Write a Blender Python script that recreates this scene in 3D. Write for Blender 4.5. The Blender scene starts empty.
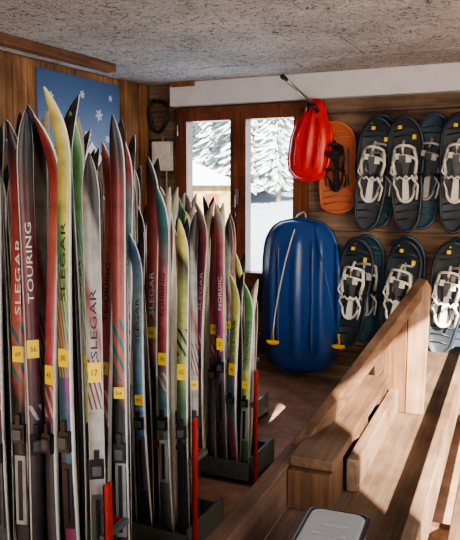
import bpy, bmesh, math, random
from mathutils import Matrix, Vector
random.seed(7)
scene = bpy.context.scene
D2R = math.radians

# ------------------------------------------------------------ materials
def mk(name):
    m = bpy.data.materials.new(name); m.use_nodes = True
    nt = m.node_tree; b = nt.nodes['Principled BSDF']
    return m, nt, b
def plain(name, col, rough=0.5, metal=0.0, var=0.12, scale=30, bump=0.0, spec=0.5):
    m, nt, b = mk(name)
    b.inputs['Roughness'].default_value = rough
    b.inputs['Metallic'].default_value = metal
    b.inputs['Specular IOR Level'].default_value = spec
    tc = nt.nodes.new('ShaderNodeTexCoord'); n = nt.nodes.new('ShaderNodeTexNoise')
    n.inputs['Scale'].default_value = scale; n.inputs['Detail'].default_value = 4
    nt.links.new(tc.outputs['Object'], n.inputs['Vector'])
    r = nt.nodes.new('ShaderNodeValToRGB')
    r.color_ramp.elements[0].position = .3; r.color_ramp.elements[1].position = .7
    r.color_ramp.elements[0].color = (*[c*(1-var) for c in col], 1)
    r.color_ramp.elements[1].color = (*[min(1, c*(1+var)) for c in col], 1)
    nt.links.new(n.outputs['Fac'], r.inputs['Fac']); nt.links.new(r.outputs['Color'], b.inputs['Base Color'])
    if bump:
        bp = nt.nodes.new('ShaderNodeBump'); bp.inputs['Strength'].default_value = bump; bp.inputs['Distance'].default_value = .01
        nt.links.new(n.outputs['Fac'], bp.inputs['Height']); nt.links.new(bp.outputs['Normal'], b.inputs['Normal'])
    return m
def wood(name, c1, c2, grain='X', pitch=None, paxis='Z', rough=.7, sc=1.0, contrast=.35):
    m, nt, b = mk(name); N = nt.nodes; L = nt.links
    b.inputs['Roughness'].default_value = rough; b.inputs['Specular IOR Level'].default_value = .25
    tc = N.new('ShaderNodeTexCoord'); mp = N.new('ShaderNodeMapping')
    s = {'X': (2, 38, 38), 'Y': (38, 2, 38), 'Z': (38, 38, 2)}[grain]
    mp.inputs['Scale'].default_value = [q*sc for q in s]
    n = N.new('ShaderNodeTexNoise'); n.inputs['Scale'].default_value = 1; n.inputs['Detail'].default_value = 6; n.inputs['Roughness'].default_value = .65
    n2 = N.new('ShaderNodeTexNoise'); n2.inputs['Scale'].default_value = 3.5; n2.inputs['Detail'].default_value = 5
    r = N.new('ShaderNodeValToRGB'); r.color_ramp.elements[0].position = .3; r.color_ramp.elements[1].position = .72
    r.color_ramp.elements[0].color = (*c1, 1); r.color_ramp.elements[1].color = (*c2, 1)
    L.new(mp.outputs['Vector'], n.inputs['Vector']); L.new(tc.outputs['Object'], n2.inputs['Vector'])
    hsv = N.new('ShaderNodeHueSaturation')
    if pitch:
        sp = N.new('ShaderNodeSeparateXYZ'); L.new(tc.outputs['Object'], sp.inputs[0])
        dv = N.new('ShaderNodeMath'); dv.operation = 'DIVIDE'; dv.inputs[1].default_value = pitch; L.new(sp.outputs[paxis], dv.inputs[0])
        fl = N.new('ShaderNodeMath'); fl.operation = 'FLOOR'; L.new(dv.outputs[0], fl.inputs[0])
        wn = N.new('ShaderNodeTexWhiteNoise'); wn.noise_dimensions = '1D'; L.new(fl.outputs[0], wn.inputs['W'])
        va = N.new('ShaderNodeVectorMath'); va.operation = 'MULTIPLY_ADD'; va.inputs[1].default_value = (1, 1, 1)
        L.new(tc.outputs['Object'], va.inputs[0]); L.new(wn.outputs['Color'], va.inputs[2]); L.new(va.outputs[0], mp.inputs['Vector'])
        mr = N.new('ShaderNodeMapRange'); mr.inputs[3].default_value = 1-contrast; mr.inputs[4].default_value = 1+contrast
        L.new(wn.outputs['Value'], mr.inputs[0]); L.new(mr.outputs[0], hsv.inputs['Value'])
    else:
        L.new(tc.outputs['Object'], mp.inputs['Vector'])
    L.new(n.outputs['Fac'], r.inputs['Fac']); L.new(r.outputs['Color'], hsv.inputs['Color'])
    mx = N.new('ShaderNodeMix'); mx.data_type = 'RGBA'; mx.blend_type = 'MULTIPLY'; mx.inputs[0].default_value = .75
    r2 = N.new('ShaderNodeValToRGB'); r2.color_ramp.elements[0].position = .35; r2.color_ramp.elements[0].color = (.35, .32, .3, 1); r2.color_ramp.elements[1].position = .62
    L.new(n2.outputs['Fac'], r2.inputs['Fac']); L.new(hsv.outputs['Color'], mx.inputs[6]); L.new(r2.outputs['Color'], mx.inputs[7])
    L.new(mx.outputs[2], b.inputs['Base Color'])
    bp = N.new('ShaderNodeBump'); bp.inputs['Strength'].default_value = .4; bp.inputs['Distance'].default_value = .004
    L.new(n.outputs['Fac'], bp.inputs['Height']); L.new(bp.outputs['Normal'], b.inputs['Normal'])
    return m

M_wallback = wood('weathered_planks', (.09, .055, .038), (.36, .25, .17), 'X', .145, 'Z', contrast=.35)
M_wallleft = wood('pine_planks', (.17, .075, .03), (.46, .24, .105), 'Z', .14, 'Y')
M_beam = wood('beam_wood', (.12, .05, .025), (.30, .15, .075), 'Y')
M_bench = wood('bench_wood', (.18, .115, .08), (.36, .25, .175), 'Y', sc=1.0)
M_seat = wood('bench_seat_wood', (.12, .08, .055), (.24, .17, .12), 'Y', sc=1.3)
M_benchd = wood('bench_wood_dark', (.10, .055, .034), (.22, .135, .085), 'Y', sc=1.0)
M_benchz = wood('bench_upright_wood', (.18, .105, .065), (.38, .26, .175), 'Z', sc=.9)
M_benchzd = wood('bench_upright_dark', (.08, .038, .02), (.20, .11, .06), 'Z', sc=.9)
M_frame = wood('window_wood', (.13, .04, .02), (.30, .11, .06), 'Z', rough=.45)
M_white = plain('white_plaster', (.70, .71, .72), .8, var=.06, scale=8, bump=.2)
M_black = plain('black_plastic', (.012, .012, .014), .35)
M_red = plain('red_rack_paint', (.34, .018, .015), .45)
M_tray = plain('grey_green_metal', (.10, .125, .115), .5, metal=.3)
M_dgrey = plain('dark_grey_plastic', (.07, .07, .075), .4)
M_grey = plain('grey_plastic', (.28, .29, .30), .4)
M_silver = plain('pale_plastic', (.66, .66, .60), .35)
M_yel = plain('yellow_sticker', (.80, .58, .03), .5, var=.04)
M_side = plain('ski_side_white', (.66, .66, .63), .4)
M_base = plain('ski_base_black', (.015, .015, .018), .25)
M_baseW = plain('ski_base_cream', (.50, .48, .38), .35)
M_txtW = plain('lettering_white', (.6, .6, .6), .5, var=.02)
M_txtK = plain('lettering_black', (.01, .01, .015), .5, var=.02)
M_blue = plain('blue_sled_plastic', (.014, .062, .25), .32, var=.06, scale=5)
M_redp = plain('red_sled_plastic', (.66, .012, .010), .28, var=.05, scale=5)
M_orange = plain('orange_plastic', (.44, .13, .055), .5, var=.1, scale=5)
M_navy = plain('grey_navy_deck', (.017, .026, .038), .45)
M_teal = plain('dark_slate_deck', (.022, .058, .088), .42)
M_rope = plain('rope', (.6, .6, .55), .8)
M_handle = plain('yellow_handle', (.85, .5, .02), .4)
M_steel = plain('steel', (.35, .35, .36), .3, metal=.9)
M_box = plain('junction_box_white', (.75, .75, .72), .5)
M_flake = plain('poster_white', (.75, .8, .85), .6, var=.02)
M_orangep = plain('poster_orange', (.7, .22, .04), .6)

M_floor, nt, b = mk('worn_floor'); N = nt.nodes; L = nt.links
b.inputs['Roughness'].default_value = .8
tc = N.new('ShaderNodeTexCoord'); n = N.new('ShaderNodeTexNoise'); n.inputs['Scale'].default_value = 5; n.inputs['Detail'].default_value = 8; n.inputs['Roughness'].default_value = .7
L.new(tc.outputs['Object'], n.inputs['Vector'])
r = N.new('ShaderNodeValToRGB'); e = r.color_ramp.elements
e[0].position = .3; e[0].color = (.24, .13, .09, 1); e[1].position = .7; e[1].color = (.56, .37, .27, 1)
L.new(n.outputs['Fac'], r.inputs['Fac'])
vo = N.new('ShaderNodeTexVoronoi'); vo.inputs['Scale'].default_value = 45; L.new(tc.outputs['Object'], vo.inputs['Vector'])
r2 = N.new('ShaderNodeValToRGB'); r2.color_ramp.elements[0].position = .06; r2.color_ramp.elements[1].position = .14
r2.color_ramp.elements[0].color = (.45, .45, .45, 1); L.new(vo.outputs['Distance'], r2.inputs['Fac'])
mx = N.new('ShaderNodeMix'); mx.data_type = 'RGBA'; mx.blend_type = 'MULTIPLY'; mx.inputs[0].default_value = .7
L.new(r.outputs['Color'], mx.inputs[6]); L.new(r2.outputs['Color'], mx.inputs[7]); L.new(mx.outputs[2], b.inputs['Base Color'])
bp = N.new('ShaderNodeBump'); bp.inputs['Strength'].default_value = .4; bp.inputs['Distance'].default_value = .01
L.new(n.outputs['Fac'], bp.inputs['Height']); L.new(bp.outputs['Normal'], b.inputs['Normal'])

M_ceil, nt, b = mk('wood_wool_board'); N = nt.nodes; L = nt.links
b.inputs['Roughness'].default_value = .95; b.inputs['Specular IOR Level'].default_value = .1
tc = N.new('ShaderNodeTexCoord')
n0 = N.new('ShaderNodeTexNoise'); n0.inputs['Scale'].default_value = 12; n0.inputs['Detail'].default_value = 3
va = N.new('ShaderNodeVectorMath'); va.operation = 'MULTIPLY_ADD'; va.inputs[1].default_value = (.12, .12, .12)
L.new(tc.outputs['Object'], n0.inputs['Vector']); L.new(n0.outputs['Color'], va.inputs[0]); L.new(tc.outputs['Object'], va.inputs[2])
n = N.new('ShaderNodeTexNoise'); n.inputs['Scale'].default_value = 23; n.inputs['Detail'].default_value = 5; n.inputs['Roughness'].default_value = .75; n.inputs['Distortion'].default_value = 2.2
L.new(va.outputs[0], n.inputs['Vector'])
r = N.new('ShaderNodeValToRGB'); e = r.color_ramp.elements
e[0].position = .39; e[0].color = (.09, .088, .085, 1); e[1].position = .49; e[1].color = (.68, .67, .65, 1)
L.new(n.outputs['Fac'], r.inputs['Fac'])
n3 = N.new('ShaderNodeTexNoise'); n3.inputs['Scale'].default_value = 1.6; n3.inputs['Detail'].default_value = 3
L.new(tc.outputs['Object'], n3.inputs['Vector'])
r3 = N.new('ShaderNodeValToRGB'); r3.color_ramp.elements[0].position = .35; r3.color_ramp.elements[0].color = (.72, .71, .70, 1); r3.color_ramp.elements[1].position = .65
L.new(n3.outputs['Fac'], r3.inputs['Fac'])
mx = N.new('ShaderNodeMix'); mx.data_type = 'RGBA'; mx.blend_type = 'MULTIPLY'; mx.inputs[0].default_value = 1
L.new(r.outputs['Color'], mx.inputs[6]); L.new(r3.outputs['Color'], mx.inputs[7]); L.new(mx.outputs[2], b.inputs['Base Color'])
bp = N.new('ShaderNodeBump'); bp.inputs['Strength'].default_value = 1; bp.inputs['Distance'].default_value = .015
L.new(n.outputs['Fac'], bp.inputs['Height']); L.new(bp.outputs['Normal'], b.inputs['Normal'])

M_glass = bpy.data.materials.new('window_glass'); M_glass.use_nodes = True; nt = M_glass.node_tree; nt.nodes.clear()
o = nt.nodes.new('ShaderNodeOutputMaterial'); t = nt.nodes.new('ShaderNodeBsdfTransparent'); g = nt.nodes.new('ShaderNodeBsdfGlossy'); mxs = nt.nodes.new('ShaderNodeMixShader')
g.inputs['Roughness'].default_value = .05; mxs.inputs[0].default_value = .05; t.inputs[0].default_value = (.88, .93, .97, 1)
nt.links.new(t.outputs[0], mxs.inputs[1]); nt.links.new(g.outputs[0], mxs.inputs[2]); nt.links.new(mxs.outputs[0], o.inputs[0])
M_clear = bpy.data.materials.new('clear_plastic'); M_clear.use_nodes = True; nt = M_clear.node_tree; nt.nodes.clear()
o = nt.nodes.new('ShaderNodeOutputMaterial'); t = nt.nodes.new('ShaderNodeBsdfTransparent'); g = nt.nodes.new('ShaderNodeBsdfPrincipled'); mxs = nt.nodes.new('ShaderNodeMixShader')
g.inputs['Roughness'].default_value = .25; g.inputs['Base Color'].default_value = (.50, .54, .56, 1); mxs.inputs[0].default_value = .5
nt.links.new(t.outputs[0], mxs.inputs[1]); nt.links.new(g.outputs[0], mxs.inputs[2]); nt.links.new(mxs.outputs[0], o.inputs[0])

def mute(c):
    l = (c[0]*.35+c[1]*.5+c[2]*.15)
    return tuple((q*.82+l*.18)*.66 for q in c)
def topsheet(name, stops, accent, a0, a1, slant=.05, const=False):
    m, nt, b = mk(name); N = nt.nodes; L = nt.links
    b.inputs['Roughness'].default_value = .45; b.inputs['Coat Weight'].default_value = .1
    stops = [(p, mute(c)) for p, c in stops]; accent = tuple(q*.55 for q in accent)
    uv = N.new('ShaderNodeUVMap'); sp = N.new('ShaderNodeSeparateXYZ'); L.new(uv.outputs[0], sp.inputs[0])
    ma = N.new('ShaderNodeMath'); ma.operation = 'MULTIPLY_ADD'; ma.inputs[1].default_value = slant
    L.new(sp.outputs['X'], ma.inputs[0]); L.new(sp.outputs['Y'], ma.inputs[2])
    r = N.new('ShaderNodeValToRGB'); cr = r.color_ramp; cr.interpolation = 'CONSTANT' if const else 'LINEAR'
    cr.elements[0].position = stops[0][0]; cr.elements[0].color = (*stops[0][1], 1)
    cr.elements[1].position = stops[-1][0]; cr.elements[1].color = (*stops[-1][1], 1)
    for p, c in stops[1:-1]:
        q = cr.elements.new(p); q.color = (*c, 1)
    L.new(ma.outputs[0], r.inputs['Fac'])
    w = N.new('ShaderNodeMath'); w.operation = 'MULTIPLY'; w.inputs[1].default_value = 26; L.new(ma.outputs[0], w.inputs[0])
    fr = N.new('ShaderNodeMath'); fr.operation = 'FRACT'; L.new(w.outputs[0], fr.inputs[0])
    gt = N.new('ShaderNodeMath'); gt.operation = 'GREATER_THAN'; gt.inputs[1].default_value = .62; L.new(fr.outputs[0], gt.inputs[0])
    g1 = N.new('ShaderNodeMath'); g1.operation = 'GREATER_THAN'; g1.inputs[1].default_value = a0; L.new(sp.outputs['Y'], g1.inputs[0])
    g2 = N.new('ShaderNodeMath'); g2.operation = 'LESS_THAN'; g2.inputs[1].default_value = a1; L.new(sp.outputs['Y'], g2.inputs[0])
    m1 = N.new('ShaderNodeMath'); m1.operation = 'MULTIPLY'; L.new(g1.outputs[0], m1.inputs[0]); L.new(g2.outputs[0], m1.inputs[1])
    m2 = N.new('ShaderNodeMath'); m2.operation = 'MULTIPLY'; L.new(m1.outputs[0], m2.inputs[0]); L.new(gt.outputs[0], m2.inputs[1])
    mx = N.new('ShaderNodeMix'); mx.data_type = 'RGBA'; mx.inputs[7].default_value = (*accent, 1)
    L.new(m2.outputs[0], mx.inputs[0]); L.new(r.outputs['Color'], mx.inputs[6])
    # scuffs
    tc = N.new('ShaderNodeTexCoord'); ns = N.new('ShaderNodeTexNoise'); ns.inputs['Scale'].default_value = 22; ns.inputs['Detail'].default_value = 6; L.new(tc.outputs['Object'], ns.inputs['Vector'])
    rs = N.new('ShaderNodeValToRGB'); rs.color_ramp.elements[0].position = .35; rs.color_ramp.elements[0].color = (.6, .6, .6, 1); rs.color_ramp.elements[1].position = .6
    L.new(ns.outputs['Fac'], rs.inputs['Fac'])
    ml = N.new('ShaderNodeMix'); ml.data_type = 'RGBA'; ml.blend_type = 'MULTIPLY'; ml.inputs[0].default_value = .8
    L.new(mx.outputs[2], ml.inputs[6]); L.new(rs.outputs['Color'], ml.inputs[7])
    L.new(ml.outputs[2], b.inputs['Base Color'])
    return m
K = (.012, .012, .016); W = (.58, .58, .58); R = (.48, .03, .03); PK = (.62, .12, .16); OR = (.72, .16, .08)
TE = (.03, .25, .28); GR = (.10, .42, .10); YE = (.78, .76, .12); PU = (.14, .04, .22); BL = (.05, .22, .5); DG = (.05, .05, .06); MG = (.5, .04, .22)
DS = {
 'red': (topsheet('ski_top_red', [(0, DG), (.25, (.12, .12, .14)), (.42, DG), (.5, (.3, .03, .08)), (.58, (.6, .05, .08)), (.7, PK), (.82, OR), (.93, R), (.98, (.3, .02, .02))], (.75, .5, .4), .44, .5), M_txtK, M_base),
 'lime': (topsheet('ski_top_lime', [(0, PU), (.3, MG), (.42, TE), (.55, (.05, .12, .3)), (.62, MG), (.7, TE), (.78, GR), (.86, YE), (.97, YE)], YE, .5, .7, .15), M_txtK, M_base),
 'white': (topsheet('ski_top_white', [(0, DG), (.35, (.2, .2, .22)), (.5, W), (.66, W), (.76, TE), (.86, (.25, .42, .43)), (.95, R)], MG, .44, .6), M_txtK, M_base),
 'pale': (topsheet('ski_top_pale', [(0, DG), (.3, (.25, .25, .25)), (.42, (.5, .5, .48)), (.66, (.55, .55, .52)), (.74, (.4, .08, .10)), (.8, (.5, .5, .48)), (.93, (.35, .35, .3)), (.97, K)], (.3, .05, .05), .5, .6, .12), M_txtK, M_baseW),
 'dark': (topsheet('ski_top_dark', [(0, K), (.4, DG), (.55, (.14, .03, .05)), (.75, (.25, .03, .04)), (.95, K)], W, .42, .45), M_txtW, M_base),
 'blue': (topsheet('ski_top_blue', [(0, K), (.3, DG), (.42, BL), (.6, (.15, .4, .65)), (.8, (.3, .5, .62)), (.96, BL)], W, .4, .45), M_txtK, M_base),
 'plum': (topsheet('ski_top_plum', [(0, DG), (.3, (.12, .12, .14)), (.45, PU), (.62, MG), (.78, (.32, .03, .10)), (.9, (.5, .08, .12)), (.97, (.35, .3, .3))], (.7, .5, .6), .46, .52), M_txtW, M_baseW),
 'green': (topsheet('ski_top_green', [(0, DG), (.4, GR), (.6, YE), (.75, (.35, .5, .1)), (.95, GR)], TE, .55, .8, .2), M_txtK, M_baseW),
 'rust': (topsheet('ski_top_rust', [(0, K), (.3, (.10, .10, .11)), (.48, K), (.55, OR), (.75, (.5, .07, .05)), (.9, (.3, .02, .03)), (.97, K)], TE, .5, .62), M_txtW, M_base),
 'teal': (topsheet('ski_top_teal', [(0, DG), (.3, (.2, .2, .2)), (.45, TE), (.6, R), (.78, PK), (.88, (.1, .2, .22)), (.95, TE)], W, .45, .5), M_txtK, M_baseW),
 'yellow': (topsheet('ski_top_yellow', [(0, DG), (.35, K), (.5, (.1, .2, .1)), (.62, (.35, .5, .15)), (.8, (.5, .55, .12)), (.9, K), (.94, YE)], K, .6, .68), M_txtK, M_base),
}

class B:
    def __init__(s): s.bm = bmesh.new(); s.mats = []; s.uv = s.bm.loops.layers.uv.new('UVMap')
    def mi(s, m):
        if m not in s.mats: s.mats.append(m)
        return s.mats.index(m)
    def box(s, x0, x1, y0, y1, z0, z1, mat, M=None):
        k = s.mi(mat); c = [Vector((x, y, z)) for x in (x0, x1) for y in (y0, y1) for z in (z0, z1)]
        if M is not None: c = [M @ v for v in c]
        v = [s.bm.verts.new(p) for p in c]
        for f in ((0, 1, 3, 2), (4, 6, 7, 5), (0, 4, 5, 1), (2, 3, 7, 6), (0, 2, 6, 4), (1, 5, 7, 3)):
            s.bm.faces.new([v[i] for i in f]).material_index = k
    def loft(s, rings, mat, closed=True, cap=True, smooth=True):
        k = s.mi(mat); rv = [[s.bm.verts.new(p) for p in r] for r in rings]
        n = len(rv[0])
        for a, b_ in zip(rv[:-1], rv[1:]):
            for i in range(n if closed else n-1):
                j = (i+1) % n
                f = s.bm.faces.new([a[i], a[j], b_[j], b_[i]]); f.material_index = k; f.smooth = smooth
        if cap and closed:
            for r in (rv[0], rv[-1]):
                try: s.bm.faces.new(r).material_index = k
                except Exception: pass
    def tube(s, pts, rad, mat, n=8, loop=False):
        pts = [Vector(p) for p in pts]; rings = []
        m = len(pts); up = Vector((.13, .31, .94)).normalized()
        for i, p in enumerate(pts):
            if loop: t = pts[(i+1) % m]-pts[i-1]
            else: t = pts[min(i+1, m-1)]-pts[max(i-1, 0)]
            t.normalize(); a = t.cross(up)
            if a.length < .05: a = t.cross(Vector((1, 0, 0)))
            a.normalize(); c = t.cross(a).normalized()
            rr = rad[i] if isinstance(rad, (list, tuple)) else rad
            rings.append([p+(a*math.cos(q*2*math.pi/n)+c*math.sin(q*2*math.pi/n))*rr for q in range(n)])
        if loop: rings.append(rings[0]); s.loft(rings, mat, cap=False)
        else: s.loft(rings, mat)
    def prism(s, outline, d, mat, M=None, smooth=False):
        f0 = [Vector((x, 0, z)) for x, z in outline]; f1 = [Vector((x, d, z)) for x, z in outline]
        if M is not None: f0 = [M @ p for p in f0]; f1 = [M @ p for p in f1]
        s.loft([f0, f1], mat, smooth=smooth)
    def done(s, name, loc=(0, 0, 0), rot=(0, 0, 0), bevel=0, solid=0):
        bmesh.ops.recalc_face_normals(s.bm, faces=s.bm.faces)
        me = bpy.data.meshes.new(name); s.bm.to_mesh(me); s.bm.free()
        for m in s.mats: me.materials.append(m)
        ob = bpy.data.objects.new(name, me); scene.collection.objects.link(ob)
        ob.location = loc; ob.rotation_euler = rot
        if solid:
            md = ob.modifiers.new('solid', 'SOLIDIFY'); md.thickness = solid; md.offset = 0
        if bevel:
            md = ob.modifiers.new('bevel', 'BEVEL'); md.width = bevel; md.segments = 2; md.limit_method = 'ANGLE'; md.angle_limit = D2R(40)
        return ob

XL, XR, YB, YF, H = -3.1, 1.25, 5.0, -2.2, 2.32
b = B(); b.box(XL-.2, XR+.2, YF-.2, YB+.2, -.12, 0, M_floor); b.done('floor')
b = B()
pw = .6
y = YF
while y < YB:
    y2 = min(y+pw, YB); x = XL - (.5 if int(round((y-YF)/pw)) % 2 else 0)
    while x < XR:
        x2 = min(x+2.0, XR); b.box(max(x, XL)+.004, x2-.004, y+.004, y2-.004, H+random.uniform(0, .004), H+.03, M_ceil); x += 2.0
    y += pw
b.box(XL-.2, XR+.1, YF-.2, YB+.2, H+.03, H+.15, M_ceil)
b.done('ceiling', bevel=.004)
wx0, wx1, wz0, wz1 = -2.81, -1.67, .70, 2.12
b = B()
def backfill(x0, x1, z0, z1):
    b.box(x0, x1, YB+.03, YB+.2, z0, z1, M_wallback)
backfill(XL-.2, wx0, 0, H+.03); backfill(wx1, XR+.1, 0, H+.03); backfill(wx0, wx1, 0, wz0); backfill(wx0, wx1, wz1, H+.03)
z = 0
while z < H-.001:
    z2 = min(z+.145, H)
    segs = [(XL, XR)]
    if z2 > wz0 and z < wz1: segs = [(XL, wx0), (wx1, XR)]
    for a, c in segs:
        b.box(a, c, YB, YB+.03, z+.003, z2-.003, M_wallback)
    z = z2
b.done('wall_back', bevel=.003)
b = B(); b.box(XL-.2, XL-.02, YF, YB, 0, H+.03, M_wallleft)
y = YF
while y < YB:
    b.box(XL-.02, XL, y+.002, min(y+.14, YB)-.002, 0, H, M_wallleft); y += .14
b.done('wall_left', bevel=.003)
b = B(); dy0, dy1, dz1 = .25, 2.95, 2.27
b.box(XR, XR+.06, YF, dy0, 0, H+.03, M_wallleft); b.box(XR, XR+.06, dy1, YB, 0, H+.03, M_wallleft); b.box(XR, XR+.06, dy0, dy1, dz1, H+.03, M_wallleft)
b.done('wall_right')
b = B(); b.box(XL-.2, -1.2, YF-.2, YF, 0, H+.03, M_wallleft); b.box(.6, XR+.06, YF-.2, YF, 0, H+.03, M_wallleft); b.box(-1.2, .6, YF-.2, YF, 2.06, H+.03, M_wallleft)
b.done('wall_front')
b = B(); b.box(-2.83, XR, 4.91, YB, 2.135, H, M_white); b.done('trim_1', bevel=.004)
b = B(); b.box(-2.80, -2.60, 4.86, 4.91, 2.285, H, M_wallleft); b.done('trim_2')
b = B(); b.box(XL+.002, XL+.05, 4.60, 4.78, 0, H, M_wallleft); b.box(XL+.002, XL+.04, 4.82, 4.96, 0, H, M_wallleft); b.done('timber_post', bevel=.004)
b = B(); b.box(-2.80, -2.72, -2.0, 4.0, 2.265, H, M_beam); b.done('ceiling_beam', bevel=.005)

b = B()
fy0, fy1 = 4.97, 5.06
def frame(x0, x1, z0, z1, w, y0, y1):
    b.box(x0, x0+w, y0, y1, z0, z1, M_frame); b.box(x1-w, x1, y0, y1, z0, z1, M_frame)
    b.box(x0+w, x1-w, y0, y1, z0, z0+w, M_frame); b.box(x0+w, x1-w, y0, y1, z1-w, z1, M_frame)
frame(wx0, wx1, wz0, wz1, .04, fy0, 5.12)
xm = (wx0+wx1)/2
frame(wx0+.042, xm-.001, wz0+.042, wz1-.042, .066, fy0-.02, fy1)
frame(xm+.001, wx1-.042, wz0+.042, wz1-.042, .066, fy0-.02, fy1)
b.box(xm-.028, xm+.028, fy0-.032, fy0-.02, wz0+.05, wz1-.05, M_frame)
b.box(wx0+.1, xm-.06, 5.0, 5.006, wz0+.1, wz1-.1, M_glass); b.box(xm+.06, wx1-.1, 5.0, 5.006, wz0+.1, wz1-.1, M_glass)
b.box(xm-.012, xm+.012, fy0-.045, fy0-.03, 1.35, 1.47, M_steel); b.tube([(xm, fy0-.04, 1.42), (xm, fy0-.075, 1.42), (xm+.0, fy0-.08, 1.33)], .008, M_steel)
for zz in (1.0, 1.9):
    b.tube([(wx0+.03, fy0-.025, zz), (wx0+.03, fy0-.025, zz+.09)], .008, M_steel); b.tube([(wx1-.03, fy0-.025, zz), (wx1-.03, fy0-.025, zz+.09)], .008, M_steel)
b.done('window_1', bevel=.004)

M_poster, nt, bb = mk('poster_blue'); N = nt.nodes; L = nt.links
tc = N.new('ShaderNodeTexCoord'); sp = N.new('ShaderNodeSeparateXYZ'); L.new(tc.outputs['Object'], sp.inputs[0])
mr = N.new('ShaderNodeMapRange'); mr.inputs[1].default_value = 1.0; mr.inputs[2].default_value = 2.3; L.new(sp.outputs['Z'], mr.inputs[0])
r = N.new('ShaderNodeValToRGB'); r.color_ramp.elements[0].color = (.2, .3, .45, 1); r.color_ramp.elements[1].color = (.05, .11, .25, 1); L.new(mr.outputs[0], r.inputs[0]); L.new(r.outputs[0], bb.inputs['Base Color']); bb.inputs['Roughness'].default_value = .5
b = B(); px = XL+.012
b.box(XL+.001, px, 3.62, 4.57, 1.05, 2.27, M_poster)
def flake(y, z, s):
    for k in range(3):
        M = Matrix.Translation((px, y, z)) @ Matrix.Rotation(k*math.pi/3+.2, 4, 'X')
        b.box(0, .002, -s, s, -s*.09, s*.09, M_flake, M)
        for q in (-.6, .6):
            M2 = M @ Matrix.Translation((0, q*s, 0))
            b.box(0, .0025, -s*.06, s*.06, -s*.28, s*.28, M_flake, M2)
for (y, z, s) in [(3.75, 2.1, .035), (3.98, 2.0, .025), (4.1, 2.15, .03), (4.3, 2.02, .045), (4.45, 2.16, .025), (4.4, 1.85, .03), (3.85, 1.85, .03), (4.15, 1.86, .045), (4.48, 1.97, .02), (3.7, 1.95, .02)]:
    flake(y, z, s)
def ypoly(pts, mat, e):
    k = b.mi(mat); v = [b.bm.verts.new((px+e, y, z)) for y, z in pts]; b.bm.faces.new(v).material_index = k
ypoly([(3.63, 1.06), (4.56, 1.06), (4.56, 1.7), (4.45, 1.78), (4.36, 1.68), (4.2, 1.82), (4.05, 1.66), (3.85, 1.78), (3.63, 1.6)], M_flake, .001)
ypoly([(4.2, 1.1), (4.55, 1.1), (4.55, 1.68), (4.45, 1.72), (4.3, 1.66), (4.2, 1.5)], M_orangep, .002)
b.done('wall_poster')

b = B(); b.box(-3.02, -2.85, 4.93, YB-.002, 1.62, 1.86, M_box); b.box(-3.01, -2.86, 4.92, 4.93, 1.64, 1.84, M_box)
b.tube([(-2.94, 4.98, 1.86), (-2.94, 4.98, 1.9)], .01, M_grey); b.tube([(-2.91, 4.98, 1.62), (-2.91, 4.98, .9)], .01, M_grey)
b.done('junction_box', bevel=.006)
b = B()
pts = []
for i in range(110):
    a = i/110*2*math.pi*4; rr = .085+.01*math.sin(i*.7)
    pts.append((-2.95+rr*math.cos(a), 4.93+.015*math.sin(i*.33), 2.07+rr*1.5*math.sin(a)))
b.tube(pts, .009, M_black); b.tube([(-2.95, 4.998, 2.2), (-2.95, 4.9, 2.2)], .006, M_steel)
b.done('cable_coil')

# ------------------------------------------------------------ skis
_words = {}
def word(txt):
    if txt in _words: return _words[txt]
    cu = bpy.data.curves.new('w', 'FONT'); cu.body = txt; cu.size = 1; cu.align_x = 'CENTER'; cu.align_y = 'CENTER'; cu.resolution_u = 2
    ob = bpy.data.objects.new('w', cu); scene.collection.objects.link(ob)
    dg = bpy.context.evaluated_depsgraph_get(); dg.update()
    me = bpy.data.meshes.new_from_object(ob.evaluated_get(dg))
    vs = [v.co.copy() for v in me.vertices]; fs = [list(p.vertices) for p in me.polygons]
    bpy.data.objects.remove(ob); bpy.data.meshes.remove(me); bpy.data.curves.remove(cu)
    xs = [v.x for v in vs] or [0]; ys = [v.y for v in vs] or [0]
    cx, cy = (min(xs)+max(xs))/2, (min(ys)+max(ys))/2; wd = max(xs)-min(xs) or 1; hg = max(ys)-min(ys) or 1
    vs = [((v.x-cx)/wd, (v.y-cy)/hg) for v in vs]
    _words[txt] = (vs, fs); return _words[txt]
WORDS = ['SLEGAR', 'SLEGAR', None, 'TOURING', 'SLEGAR', 'NORDIC', None]
nski = 0
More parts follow.
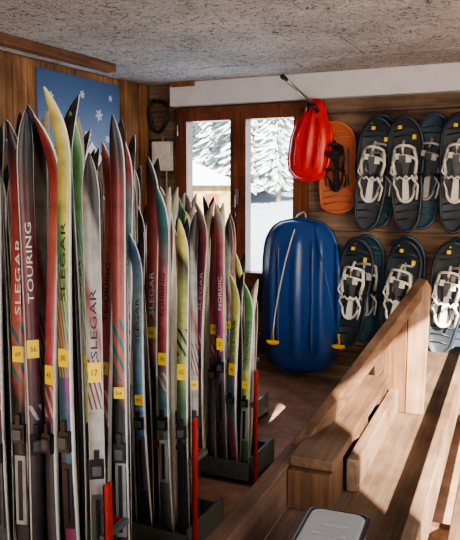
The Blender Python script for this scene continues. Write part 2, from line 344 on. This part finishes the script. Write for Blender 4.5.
def ski_pair(x, y, Ln, des, lx=0.0, ly=1.5, rz=0.0, wmul=1.0, z0=.034, txt=None):
    global nski
    top, tmat, base = DS[des]
    rnd = random.Random(nski*31+5)
    b = B()
    w0 = .056*wmul*(.9 if Ln < 1.45 else 1)*rnd.uniform(.88, 1.06)
    def hgt(t): return .006+.012*max(0, math.sin(math.pi*min(1, max(0, (t-.03)/.8))))
    gp = rnd.uniform(.010, .02)
    def gap(t): return .0015+gp*math.sin(math.pi*min(1, t/.86)) if t < .86 else .0015
    cl = .21; cd = rnd.uniform(.045, .08)
    def curl(sv): q = max(0, (sv-(Ln-cl))/cl); return cd*q*q
    def wid(sv):
        t = sv/Ln; w = w0*(.86+.14*abs(2*t-.9)**1.3)
        q = (sv-(Ln-.15))/.15
        if q > 0: w *= max(.03, (1-q**2.1))**.8
        if sv < .03: w *= .8+.2*sv/.03
        return w
    ss = [Ln*i/22 for i in range(19)]; e0 = ss[-1]; ss += [e0+(Ln-e0)*(i/16) for i in range(1, 17)]
    kt, kb, ks = b.mi(top), b.mi(base), b.mi(M_side)
    plate = rnd.choice([M_dgrey, M_dgrey, M_black, M_grey, M_dgrey]); pl0 = rnd.uniform(.17, .23); pl1 = pl0+rnd.uniform(.12, .19)
    stk = rnd.uniform(.45, .56); hast = rnd.random() < .85; stl = rnd.uniform(.035, .065)
    has_plate = rnd.random() < .6; tb = rnd.uniform(-.06, .0)
    wtx = txt if txt else WORDS[nski % len(WORDS)]; tpos = rnd.uniform(.64, .76); tl = rnd.uniform(.11, .16)
    for sg in (1, -1):
        prev = None
        for sv in ss:
            t = sv/Ln; yb = -(gap(t)+curl(sv)); h = hgt(t); yt = yb-h; w = wid(sv)/2
            P = [(-w*.9, yt), (w*.9, yt), (w, yb), (-w, yb)]
            cur = [b.bm.verts.new((sg*px_, sg*py_, sv)) for px_, py_ in P]
            if prev:
                for i, kk in ((0, kt), (1, ks), (2, kb), (3, ks)):
                    j = (i+1) % 4
                    f = b.bm.faces.new([prev[0][i], prev[0][j], cur[j], cur[i]]); f.material_index = kk; f.smooth = True
                    for l, (uu, vv) in zip(f.loops, ((0 if i == 0 else 1, prev[1]/Ln), (1 if i == 0 else 0, prev[1]/Ln), (1 if i == 0 else 0, sv/Ln), (0 if i == 0 else 1, sv/Ln))):
                        l[b.uv].uv = (uu, vv)
            else: b.bm.faces.new(cur).material_index = ks
            prev = (cur, sv)
        b.bm.faces.new(prev[0]).material_index = kt
        def ytop(sv): return -(gap(sv/Ln)+curl(sv)+hgt(sv/Ln))
        def bx(x0, x1, s0, s1, d0, d1, mat):
            yy = ytop((s0+s1)/2)
            b.box(sg*x0, sg*x1, sg*(yy-d1), sg*(yy-d0+.002), s0, s1, mat)
        w = w0*.42
        if has_plate:
            bx(-w*.8, w*.8, pl0*Ln, pl1*Ln, 0, .006, plate)
            bx(-.006, .006, (pl0+.01)*Ln, (pl1-.01)*Ln, .006, .011, M_black)
        bx(-w*.95, w*.95, (.392+tb)*Ln, (.43+tb)*Ln, 0, .014, M_black)
        bx(-w*.6, w*.6, (.40+tb)*Ln, (.42+tb)*Ln, .014, .022, M_dgrey)
        bx(-w*.35, w*.35, (.43+tb)*Ln, (.45+tb)*Ln, .004, .014, M_black)
        jobs = []
        num = str(17+(nski*13) % 80)
        if hast:
            bx(-w*.85, w*.85, stk*Ln, stk*Ln+stl, 0, .001, M_yel); jobs.append((num, stk*Ln+stl/2, .018, stl*.3, M_txtK, .0022, 0))
        if wtx: jobs.append((wtx, Ln*tpos, tl*Ln, w*.85, tmat, .0008, 1))
        for tx, s0, ln, hh, mm, d, vert in jobs:
            vs, fs = word(tx); k = b.mi(mm)
            if not vert: co = [(vx*ln, s0+vy*hh) for vx, vy in vs]
            else: co = [(-vy*hh, s0+vx*ln) for vx, vy in vs]
            bv = [b.bm.verts.new((sg*cx, sg*(ytop(cs)-d), cs)) for cx, cs in co]
            for f in fs:
                try: b.bm.faces.new([bv[i] for i in f]).material_index = k
                except Exception: pass
    nski += 1
    return b.done('ski_pair', (x, y, z0), (D2R(-ly), D2R(lx), D2R(rz)))

def u_jit(a): return random.uniform(-a, a)
R1 = [(-1.245, .02, 1.56, 'pale', -.2, 38), (-1.315, .0, 1.75, 'lime', -1.2, 4), (-1.40, 0, 1.67, 'red', -.1, -4), (-1.48, 0, 1.70, 'dark', .3, 45),
      (-1.545, .02, 1.66, 'rust', .2, 6), (-1.62, 0, 1.66, 'red', .4, 5), (-1.70, 0, 1.6, 'teal', 0, 5), (-1.78, 0, 1.64, 'blue', 0, 3), (-1.86, 0, 1.7, 'plum', 0, 5),
      (-1.225, .13, 1.68, 'rust', -.3, 20), (-1.30, .13, 1.60, 'red', .3, -5), (-1.375, .13, 1.69, 'green', -.4, 25), (-1.45, .13, 1.66, 'red', .6, -6), (-1.53, .13, 1.72, 'pale', 0, 15), (-1.62, .13, 1.68, 'rust', 0, 4), (-1.71, .13, 1.68, 'dark', 0, 4)]
R2 = [(-1.27, 0, 1.34, 'yellow', .4, 14), (-1.345, 0, 1.46, 'teal', -.9, 3), (-1.43, -.02, 1.28, 'blue', -2.6, 0), (-1.52, 0, 1.67, 'white', -.6, 5), (-1.61, 0, 1.60, 'green', .8, 20),
      (-1.70, 0, 1.62, 'red', 0, 3), (-1.78, 0, 1.66, 'plum', 0, -3), (-1.86, 0, 1.58, 'pale', 0, 4), (-1.94, 0, 1.64, 'teal', 0, -5), (-2.02, 0, 1.6, 'red', 0, 5), (-2.10, 0, 1.66, 'blue', 0, 5),
      (-1.31, .13, 1.36, 'pale', .6, 40), (-1.40, .13, 1.46, 'plum', -.7, 0), (-1.49, .13, 1.58, 'rust', .2, 18), (-1.58, .13, 1.55, 'pale', 0, 25), (-1.67, .13, 1.6, 'dark', 0, 5), (-1.76, .13, 1.6, 'teal', 0, 5), (-1.86, .13, 1.63, 'yellow', 0, 5), (-1.96, .13, 1.58, 'lime', 0, 5), (-2.06, .13, 1.6, 'white', 0, 5), (-2.18, .1, 1.62, 'rust', 0, 5), (-2.27, .1, 1.6, 'dark', 0, 5)]
R3 = [(-1.33, 0, 1.00, 'green', .9, 5), (-1.39, 0, 1.03, 'lime', -.8, -8), (-1.455, 0, 1.38, 'plum', -.9, 10), (-1.52, 0, 1.36, 'red', .5, 3), (-1.585, 0, 1.39, 'plum', .9, -6), (-1.65, 0, 1.22, 'pale', .8, 30),
      (-1.72, 0, 1.30, 'rust', -.6, 5), (-1.79, 0, 1.36, 'teal', 0, 5), (-1.86, 0, 1.38, 'red', 0, 5), (-1.94, 0, 1.4, 'dark', 0, 5), (-2.02, 0, 1.42, 'white', 0, 5), (-2.1, 0, 1.4, 'red', 0, 5), (-2.2, 0, 1.45, 'plum', 0, 5), (-2.3, 0, 1.45, 'teal', 0, 5), (-2.4, 0, 1.5, 'rust', 0, 5),
      (-1.36, .13, .95, 'dark', .5, 15), (-1.43, .13, 1.12, 'yellow', -.5, 5), (-1.5, .13, 1.3, 'pale', .4, 22), (-1.58, .13, 1.34, 'red', 0, 5), (-1.66, .13, 1.3, 'dark', 0, 5), (-1.75, .13, 1.36, 'green', 0, 5), (-1.85, .13, 1.4, 'plum', 0, 5)]
R4 = [(-1.75, 0, 1.30, 'red', 0, 5), (-1.85, 0, 1.35, 'dark', 0, 5), (-1.95, 0, 1.4, 'rust', 0, 5), (-2.05, 0, 1.42, 'plum', 0, 5), (-2.15, 0, 1.42, 'teal', 0, 5), (-2.25, 0, 1.42, 'red', 0, 5), (-2.35, 0, 1.45, 'dark', 0, 5), (-2.45, 0, 1.6, 'rust', 0, 5), (-2.55, 0, 1.6, 'red', 0, 5), (-2.65, 0, 1.6, 'white', 0, 5), (-2.75, 0, 1.62, 'plum', 0, 5)]
for Y0, RR in ((1.66, R1), (2.29, R2), (3.04, R3), (3.80, R4)):
    for (x, dy, Ln, des, lx, rz) in RR:
        ski_pair(x, Y0+dy, Ln, des, lx+u_jit(.6), 1.2+u_jit(1.0), rz+u_jit(9))

def rack(yc, x0, x1):
    b = B(); d = .16
    b.box(x0, x1, yc-d, yc+d, .012, .03, M_tray)
    b.box(x0, x1, yc-d, yc-d+.012, .012, .12, M_tray); b.box(x0, x1, yc+d-.012, yc+d, .012, .12, M_tray)
    b.box(x1-.012, x1, yc-d, yc+d, .012, .15, M_tray); b.box(x0, x0+.012, yc-d, yc+d, .012, .15, M_tray)
    b.box(x0, x1, yc-d+.002, yc-d+.01, .0, .012, M_tray); b.box(x0, x1, yc+d-.01, yc+d-.002, .0, .012, M_tray)
    for xx in (x1, x0-.02):
        b.box(xx, xx+.008, yc-.130, yc-.090, .0, .59, M_red); b.box(xx, xx+.018, yc-.130, yc-.124, .0, .59, M_red)
    b.box(x0, x1-.02, yc-.008, yc+.008, .40, .42, M_red)
    b.box(x1-.02, x1, yc-.125, yc+.01, .40, .42, M_tray)
    return b.done('ski_rack', bevel=.002)
rack(1.76, -2.0, -1.19); rack(2.39, -2.45, -1.22); rack(3.14, -2.75, -1.275); rack(3.87, -2.95, -1.6)

def dish(b, prof, Ht, depth, mat, rib=0, nribs=3, nv=40, nu=24, flange=.02):
    k = b.mi(mat); rows = []
    for j in range(nv+1):
        t = j/nv; w = prof(t); row = []
        et = min(1, 1.0*math.sin(math.pi*min(max(t, 0), 1))**.35 if 0 < t < 1 else 0)
        for i in range(nu+1):
            s = i/nu*2-1
            a = abs(s)
            d = (1-a**5)*et
            y = -depth*d
            if rib: y -= rib*max(0, math.cos(s*math.pi*nribs))**2*min(1, (1-a)*5)*et*(1 if .12 < t < .9 else 0)
            row.append(b.bm.verts.new((s*w, y, t*Ht)))
        rows.append(row)
    for r0, r1 in zip(rows[:-1], rows[1:]):
        for i in range(nu):
            f = b.bm.faces.new([r0[i], r0[i+1], r1[i+1], r1[i]]); f.material_index = k; f.smooth = True
    rim = [v.co.copy() for v in rows[0]]+[r[-1].co.copy() for r in rows[1:-1]]+[v.co.copy() for v in reversed(rows[-1])]+[r[0].co.copy() for r in reversed(rows[1:-1])]
    out = []
    for p in rim:
        if not out or (p-out[-1]).length > .004: out.append(p)
    b.tube(out, flange*.5, mat, 8, loop=True)

def sled_prof(t):
    e = max(0, 1-abs(2*t-1)**5.5)**.42
    return .30*max(.12, e)*(1-.05*t)
b = B(); dish(b, sled_prof, 1.18, .14, M_blue, rib=.022, nribs=3, nu=48)
for sx in (-.13, .13):
    b.tube([(sx, -.145-.004*math.sin(q), .18+q*.085) for q in range(11)], [.004]+[.010]*9+[.004], M_blue)
b.tube([(.295, -.03, .25), (.31, -.05, .5), (.305, -.05, .8), (.28, -.03, 1.0)], [.006, .018, .018, .006], M_blue)
for sx, (hx, hy, hz), tx in ((-1, (-.15, -.2, .27), -.02), (1, (.33, -.12, .26), .12)):
    pts = [Vector((tx, -.06, 1.13)).lerp(Vector((hx, hy, hz)), q/8)+Vector((.04*sx*math.sin(math.pi*q/8)*(1 if sx > 0 else 0), -.11*math.sin(math.pi*q/8)**.7, 0)) for q in range(9)]
    b.tube(pts, .003, M_rope if sx < 0 else M_blue); b.tube([(hx-.045, hy, hz), (hx-.025, hy-.004, hz-.006), (hx+.025, hy-.004, hz-.006), (hx+.045, hy, hz)], [.010, .013, .013, .010], M_handle)
    b.tube([(hx, hy, hz+.09), (hx, hy, hz+.03), (hx, hy, hz)], [.005, .009, .014], M_handle)
b.tube([(-.05, -.02, 1.16), (-.03, .03, 1.21), (0, .08, 1.23), (.03, .03, 1.21), (.05, -.02, 1.16)], .004, M_rope)
b.done('toboggan', (-1.68, 4.86, .07), (0, 0, D2R(4)), solid=.006)

def red_prof(t):
    pts = [(0, .03), (.03, .09), (.1, .135), (.25, .155), (.5, .155), (.68, .135), (.8, .09), (.9, .066), (.97, .05), (1, .02)]
    for (a, c), (d, e) in zip(pts[:-1], pts[1:]):
        if a <= t <= d: return c+(e-c)*(t-a)/(d-a)
    return .02
b = B(); dish(b, red_prof, .58, .07, M_redp, rib=.018, nribs=2, flange=.022)
b.tube([(-.04, -.07, .50), (-.025, -.11, .535), (.025, -.11, .535), (.04, -.07, .50)], .012, M_black)
b.tube([(-.07, -.072, .1), (-.085, -.08, .3), (-.05, -.078, .45)], .009, M_redp); b.tube([(.07, -.072, .1), (.085, -.08, .3), (.05, -.078, .45)], .009, M_redp)
b.done('shovel_sled', (-1.655, 4.885, 1.54), (0, D2R(8), 0), solid=.005)
b = B(); b.tube([(-1.575, 4.90, 2.08), (-1.60, 4.75, 2.11), (-1.645, 4.4, 2.21)], .011, M_steel); b.tube([(-1.645, 4.42, 2.206), (-1.65, 4.36, 2.22)], .017, M_black)
b.done('wall_peg')

def shoe(b, M, deck, bind, acc, Ht=.72, W=.118, tailw=.62, logo=True, bs=1.2):
    def hw(t):
        body = W*(tailw+(1-tailw)*min(1, max(0, (t-.05)/.5))**.8) - .012*math.exp(-((t-.48)/.1)**2)
        e = 1.0
        if t < .12: e = math.sqrt(max(0, 1-((.12-t)/.12)**2))
        if t > .76: e = math.sqrt(max(0, 1-((t-.76)/.24)**2))
        return body*e
    ts = [0, .005, .015, .03, .06, .09, .12]+[.12+.64*i/16 for i in range(1, 17)]+[.76+.24*math.sin(i/10*math.pi/2) for i in range(1, 11)]
    def yb(t): return -.06*max(0, (t-.78)/.22)**2-.02*max(0, (.15-t)/.15)
    L_, R_ = [], []
    k = b.mi(deck)
    for t in ts:
        w = max(hw(t), .001); L_.append((-w, t)); R_.append((w, t))
    rows = []
    for (l, t) in L_:
        w = -l; row = []
        for i in range(9):
            s = i/4-1
            row.append(b.bm.verts.new(M @ Vector((s*w, yb(t)-.01*abs(s)**3+(-.002 if i % 2 else 0), t*Ht))))
        rows.append(row)
    for r0, r1 in zip(rows[:-1], rows[1:]):
        for i in range(8):
            f = b.bm.faces.new([r0[i], r0[i+1], r1[i+1], r1[i]]); f.material_index = k; f.smooth = True
    rim = [M @ Vector((x, yb(t)-.008, t*Ht)) for x, t in R_]+[M @ Vector((x, yb(t)-.008, t*Ht)) for x, t in reversed(L_[1:])]
    b.tube(rim, .012, deck, 8, loop=True)
    def T(pts, r, m, n=6): b.tube([M @ Vector(p) for p in pts], r, m, n)
    for t in (.1, .17, .24): T([(-hw(t)*.85, yb(t)-.004, t*Ht), (0, yb(t)-.008, t*Ht+.012), (hw(t)*.85, yb(t)-.004, t*Ht)], .006, deck)
    for t in (.83, .88,): T([(-hw(t)*.8, yb(t)-.003, t*Ht), (0, yb(t)-.006, t*Ht+.015), (hw(t)*.8, yb(t)-.003, t*Ht)], .006, deck)
    if logo:
        b.box(-.040, -.014, -.054, -.044, Ht*.895, Ht*.925, M_yel, M); b.box(.055, .078, -.040, -.028, Ht*.80, Ht*.84, M_yel, M)
    for sx in (-1, 1): T([(sx*W*.62, -.012, .3*Ht), (sx*W*.66, -.016, .7*Ht)], .005, M_dgrey)
    z0, z1 = .26*Ht, .74*Ht
    fp = []
    for i in range(13):
        a = i/12; fp.append((bs*(.024+.010*math.cos(a*2*math.pi)+(.004 if a > .5 else 0)), z0+(z1-z0)*a))
    b.prism([(x, z) for x, z in fp]+[(-x, z) for x, z in reversed(fp)], .012, acc, M @ Matrix.Translation((0, -.034, 0)))
    b.prism([(-.024, z0+.01), (.024, z0+.01), (.018, z0+.2*Ht), (-.018, z0+.2*Ht)], .008, bind, M @ Matrix.Translation((0, -.043, 0)))
    for zc, wd, hgt in ((.71*Ht, .056*bs, .085), (.62*Ht, .060*bs, .09)):
        arc = [(-wd*math.cos(q*math.pi/10), -.03-hgt*math.sin(q*math.pi/10), zc+.03*math.sin(q*math.pi/10)) for q in range(11)]
        T(arc, .0095, bind)
    T([(0, -.118, .65*Ht), (0, -.115, .72*Ht), (.0, -.06, .79*Ht), (0, -.035, .78*Ht)], .010, bind)
    for sx in (-1, 1):
        T([(sx*.055*bs, -.05, .72*Ht), (sx*.068*bs, -.055, .6*Ht), (sx*.056*bs, -.05, .5*Ht)], .012, bind)
        T([(sx*.056*bs, -.05, .5*Ht), (sx*.062*bs, -.075, .42*Ht), (sx*.046*bs, -.05, .36*Ht)], .008, bind)
    b.box(-.022, .022, -.138, -.118, .60*Ht, .66*Ht, acc, M); b.box(.018, .055, -.128, -.105, .60*Ht, .65*Ht, bind, M); b.box(-.05, -.02, -.128, -.105, .63*Ht, .68*Ht, bind, M)
    arc = [(-.048*bs*math.cos(q*math.pi/10), -.04-.01*math.sin(q*math.pi/10), .36*Ht-.08*math.sin(q*math.pi/10)) for q in range(11)]
    T(arc, .010, bind)
    arc = [(-.066*bs*math.cos(q*math.pi/12), -.045-.085*math.sin(q*math.pi/12), .47*Ht+.012*math.sin(3*q)) for q in range(13)]
    T(arc, .008, bind if bind is M_silver else acc)
    T([(.05, -.09, .47*Ht), (.095, -.10, .40*Ht), (.08, -.09, .28*Ht)], .008, bind)
    T([(-.05, -.09, .47*Ht), (-.09, -.09, .52*Ht), (-.085, -.08, .58*Ht)], .007, bind)
def snowshoes(x, z, Ht, tilt, dx):
    b = B()
    shoe(b, Matrix.Translation((dx, -.035, .02)) @ Matrix.Rotation(D2R(-tilt*.6+4), 4, 'Y'), M_teal, M_grey, M_black, Ht, logo=False)
    shoe(b, Matrix.Translation((0, -.12, 0)) @ Matrix.Rotation(D2R(tilt), 4, 'Y') @ Matrix.Rotation(D2R(random.uniform(-5, 5)), 4, 'Z'), M_navy, M_silver, M_dgrey, Ht)
    b.tube([(dx*.5, -.004, Ht*.94), (dx*.5, -.17, Ht*.95)], .006, M_steel)
    b.done('snowshoe_pair', (x, YB-.012, z))
for x, tl in ((-1.19, 6), (-.89, -3), (-.585, 2), (-.28, -3), (.03, 2), (.34, -1)):
    snowshoes(x, 1.18, .79, tl, .08)
for x, tl in ((-1.31, 6), (-1.0, 9), (-.65, 6), (-.33, 0), (.0, 3)):
    snowshoes(x, .32, .80, tl, .12)
b = B()
shoe(b, Matrix.Identity(4), M_orange, M_black, M_black, .66, .14, .92, logo=False, bs=1)
b.done('snowshoe', (-1.415, 4.95, 1.30), (0, D2R(-3), 0))

# ------------------------------------------------------------ bench
b = B()
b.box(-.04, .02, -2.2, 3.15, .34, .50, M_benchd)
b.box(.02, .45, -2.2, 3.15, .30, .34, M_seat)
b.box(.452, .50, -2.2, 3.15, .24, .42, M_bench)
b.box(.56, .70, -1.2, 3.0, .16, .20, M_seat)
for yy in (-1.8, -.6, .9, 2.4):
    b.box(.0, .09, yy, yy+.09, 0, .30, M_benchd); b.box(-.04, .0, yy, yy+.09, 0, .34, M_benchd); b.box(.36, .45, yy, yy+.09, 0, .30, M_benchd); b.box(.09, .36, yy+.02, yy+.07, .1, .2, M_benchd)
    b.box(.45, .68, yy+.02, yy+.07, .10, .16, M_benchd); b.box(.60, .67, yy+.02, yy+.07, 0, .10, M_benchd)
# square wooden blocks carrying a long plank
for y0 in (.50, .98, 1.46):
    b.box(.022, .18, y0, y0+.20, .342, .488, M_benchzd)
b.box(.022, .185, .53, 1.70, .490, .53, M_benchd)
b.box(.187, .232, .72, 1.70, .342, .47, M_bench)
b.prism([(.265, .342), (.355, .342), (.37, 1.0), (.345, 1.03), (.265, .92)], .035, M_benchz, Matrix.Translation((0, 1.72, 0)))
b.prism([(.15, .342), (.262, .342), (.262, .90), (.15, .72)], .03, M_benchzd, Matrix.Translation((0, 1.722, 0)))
def beam(p0, p1, w, h, mat):
    p0, p1 = Vector(p0), Vector(p1); d = (p1-p0).normalized(); sx = Vector((1, 0, 0)); sx = (sx-d*sx.dot(d)).normalized(); up = sx.cross(d); up = up if up.z > 0 else -up
    rings = []
    for p in (p0, p1): rings.append([p-sx*w-up*h, p+sx*w-up*h, p+sx*w+up*h, p-sx*w+up*h])
    b.loft(rings, mat, smooth=False)
beam((.0, .70, .47), (.325, 1.78, 1.0), .024, .04, M_benchd)
b.box(-.02, .02, 1.757, 3.1, .50, .56, M_benchd)
b.done('wooden_bench', (-.80, 1.70, 0), (0, 0, D2R(2.5)), bevel=.005)

b = B()
def rr(w, d, z, r=.03):
    pts = []
    for cx, cy, a0 in ((w-r, d-r, 0), (-w+r, d-r, 90), (-w+r, -d+r, 180), (w-r, -d+r, 270)):
        for q in range(5):
            a = D2R(a0+q*22.5); pts.append(Vector((cx+r*math.cos(a), cy+r*math.sin(a), z)))
    return pts
b.loft([rr(.080, .15, 0), rr(.092, .17, .12)], M_clear, cap=True)
b.loft([rr(.098, .176, .120), rr(.098, .176, .132), rr(.088, .166, .134), rr(.088, .166, .128)], M_black, cap=False)
b.loft([rr(.087, .165, .129), rr(.080, .158, .136)], M_clear)
for sy in (-.06, 0, .06): b.box(-.05, .05, sy-.006, sy+.006, .136, .140, M_grey)
b.done('storage_tub', (-.535, 1.83, .344), (0, 0, D2R(4)), bevel=.002)

# ------------------------------------------------------------ outdoors
M_snow = plain('snow', (.46, .51, .58), .8, var=.08, scale=.6, bump=.4)
M_fir, nt, bb = mk('hazed_snowy_fir'); N = nt.nodes; L = nt.links
bb.inputs['Roughness'].default_value = .9; bb.inputs['Specular IOR Level'].default_value = .1
tc = N.new('ShaderNodeTexCoord'); n = N.new('ShaderNodeTexNoise'); n.inputs['Scale'].default_value = 3; n.inputs['Detail'].default_value = 6; L.new(tc.outputs['Object'], n.inputs['Vector'])
r = N.new('ShaderNodeValToRGB'); r.color_ramp.elements[0].position = .38; r.color_ramp.elements[0].color = (.40, .45, .42, 1); r.color_ramp.elements[1].position = .62; r.color_ramp.elements[1].color = (.62, .68, .74, 1)  # pale tones: snow on the branches plus washed-out haze painted into the colour
L.new(n.outputs['Fac'], r.inputs[0]); L.new(r.outputs[0], bb.inputs['Base Color'])
M_trunk = plain('bark', (.24, .21, .18), .9)
def ground(xx, yy): return -.35+.05*math.sin(xx*.7+yy*.3)+max(0, yy-16)*.10+max(0, yy-34)*.40
b = B(); rows = []
k = b.mi(M_snow)
nx, ny = 40, 30
for j in range(ny+1):
    yy = 5.25+65*(j/ny)**1.6; row = []
    for i in range(nx+1):
        xx = -55+90*i/nx
        row.append(b.bm.verts.new((xx, yy, ground(xx, yy))))
    rows.append(row)
for r0, r1 in zip(rows[:-1], rows[1:]):
    for i in range(nx):
        f = b.bm.faces.new([r0[i], r0[i+1], r1[i+1], r1[i]]); f.material_index = k; f.smooth = True
b.done('snowy_hillside')
b = B(); b.box(XR+.2, 14, -10, 5.19, -.35, -.13, M_snow); b.box(-14, XR+.19, -14, YF-.21, -.35, -.13, M_snow); b.done('snowy_yard')
fir_meshes = []
for v in range(3):
    b = B(); hgt = 8.5; rn = random.Random(v)
    b.tube([(0, 0, -.5), (0, 0, hgt*.9)], [.15, .03], M_trunk)
    kk = b.mi(M_fir); lay = 52
    for q in range(lay):
        zz = .9+(hgt-1.0)*q/lay; R0 = 1.5*(1-q/lay)**.95+.06; m = 20
        for i in range(m):
            a = (i+rn.random())/m*2*math.pi; rad = R0*rn.uniform(.55, 1.15); wd = rad*.10+.03
            ca, sa = math.cos(a), math.sin(a); prev = None
            for s in range(4):
                f_ = s/3; rr_ = rad*f_; hz = zz+.2*(1-f_)-.30*rad*f_**1.6+rn.uniform(-.05, .05); ww = wd*(math.sin(math.pi*(.15+.85*f_)))+.008
                P = [(rr_*ca-sa*ww, rr_*sa+ca*ww, hz-.9*ww-rn.uniform(0, .05)), (rr_*ca, rr_*sa, hz+.03), (rr_*ca+sa*ww, rr_*sa-ca*ww, hz-.9*ww-rn.uniform(0, .05))]
                cur = [b.bm.verts.new(p) for p in P]
                if prev:
                    for w_ in range(2): b.bm.faces.new([prev[w_], prev[w_+1], cur[w_+1], cur[w_]]).material_index = kk
                prev = cur
    o = b.done('snowy_fir_tree'); fir_meshes.append(o)
    xx, yy = (-14.5, -11.8, -9.6)[v], (30, 27, 31)[v]
    o.location = (xx, yy, ground(xx, yy))
for i in range(70):
    yy = random.uniform(27, 48); xx = random.uniform(-.85, .1)*yy
    o = bpy.data.objects.new('snowy_fir_tree', fir_meshes[i % 3].data); scene.collection.objects.link(o)
    o.location = (xx, yy, ground(xx, yy)); s = random.uniform(.7, 1.1); o.scale = (s, s, s*random.uniform(1, 1.25)); o.rotation_euler = (0, 0, random.random()*6)
M_chal = wood('chalet_wood', (.30, .23, .09), (.46, .37, .17), 'X')
b = B(); b.box(-1.8, 1.8, -1.5, 1.5, -.1, 1.5, M_chal)
b.prism([(-2.2, 1.3), (2.2, 1.3), (0, 2.3)], 3.8, M_snow, Matrix.Translation((0, -1.9, 0)))
b.box(-.4, .4, -1.54, -1.5, 0, 1.1, M_frame); b.box(.8, 1.3, -1.54, -1.5, .4, 1.0, M_frame)
b.done('snowy_chalet', (-12.5, 22.5, .2), (0, 0, D2R(30)))

# ------------------------------------------------------------ lights, world
def sun_dir(v): return Vector(v).normalized().to_track_quat('-Z', 'Y').to_euler()
l = bpy.data.lights.new('sun', 'SUN'); l.energy = 40; l.angle = D2R(.6); l.color = (1, .84, .67)
o = bpy.data.objects.new('sun', l); scene.collection.objects.link(o); o.rotation_euler = sun_dir((-.6, .70, -.47))
def area(name, loc, d, sx, sy, e, col):
    l = bpy.data.lights.new(name, 'AREA'); l.shape = 'RECTANGLE'; l.size = sx; l.size_y = sy; l.energy = e; l.color = col
    o = bpy.data.objects.new(name, l); scene.collection.objects.link(o); o.location = loc; o.rotation_euler = sun_dir(d)
area('rear_fill_light', (-.3, YF-.05, 1.1), (-.2, 1, .25), 1.7, 1.9, 48, (.88, .94, 1))  # added fill lamp behind the camera, brightens the interior
area('side_fill_light', (XR+.05, 1.6, 1.1), (-1, .15, .6), 2.5, 1.9, 13, (.9, .95, 1))  # added side fill lamp, tilted up to brighten the ceiling
area('window_light', (-2.24, 5.16, 1.4), (.1, -1, .15), 1.0, 1.3, 28, (.85, .93, 1))
w = bpy.data.worlds.new('world'); scene.world = w; w.use_nodes = True
bg = w.node_tree.nodes['Background']; sk = w.node_tree.nodes.new('ShaderNodeTexSky')
sk.sky_type = 'NISHITA'; sk.sun_disc = False; sk.sun_elevation = D2R(28); sk.sun_rotation = D2R(140); sk.air_density = 1; sk.dust_density = 3
w.node_tree.links.new(sk.outputs[0], bg.inputs[0]); bg.inputs[1].default_value = .45
try: scene.view_settings.look = 'AgX - Medium High Contrast'
except Exception: pass

cam = bpy.data.cameras.new('camera'); co = bpy.data.objects.new('camera', cam); scene.collection.objects.link(co)
cam.sensor_fit = 'VERTICAL'; cam.sensor_height = 36; cam.lens = 680/540*36; cam.clip_start = .05; cam.clip_end = 300
co.location = (0, 0, 1.5); co.rotation_euler = (D2R(90-7.1), 0, D2R(25))
scene.camera = co
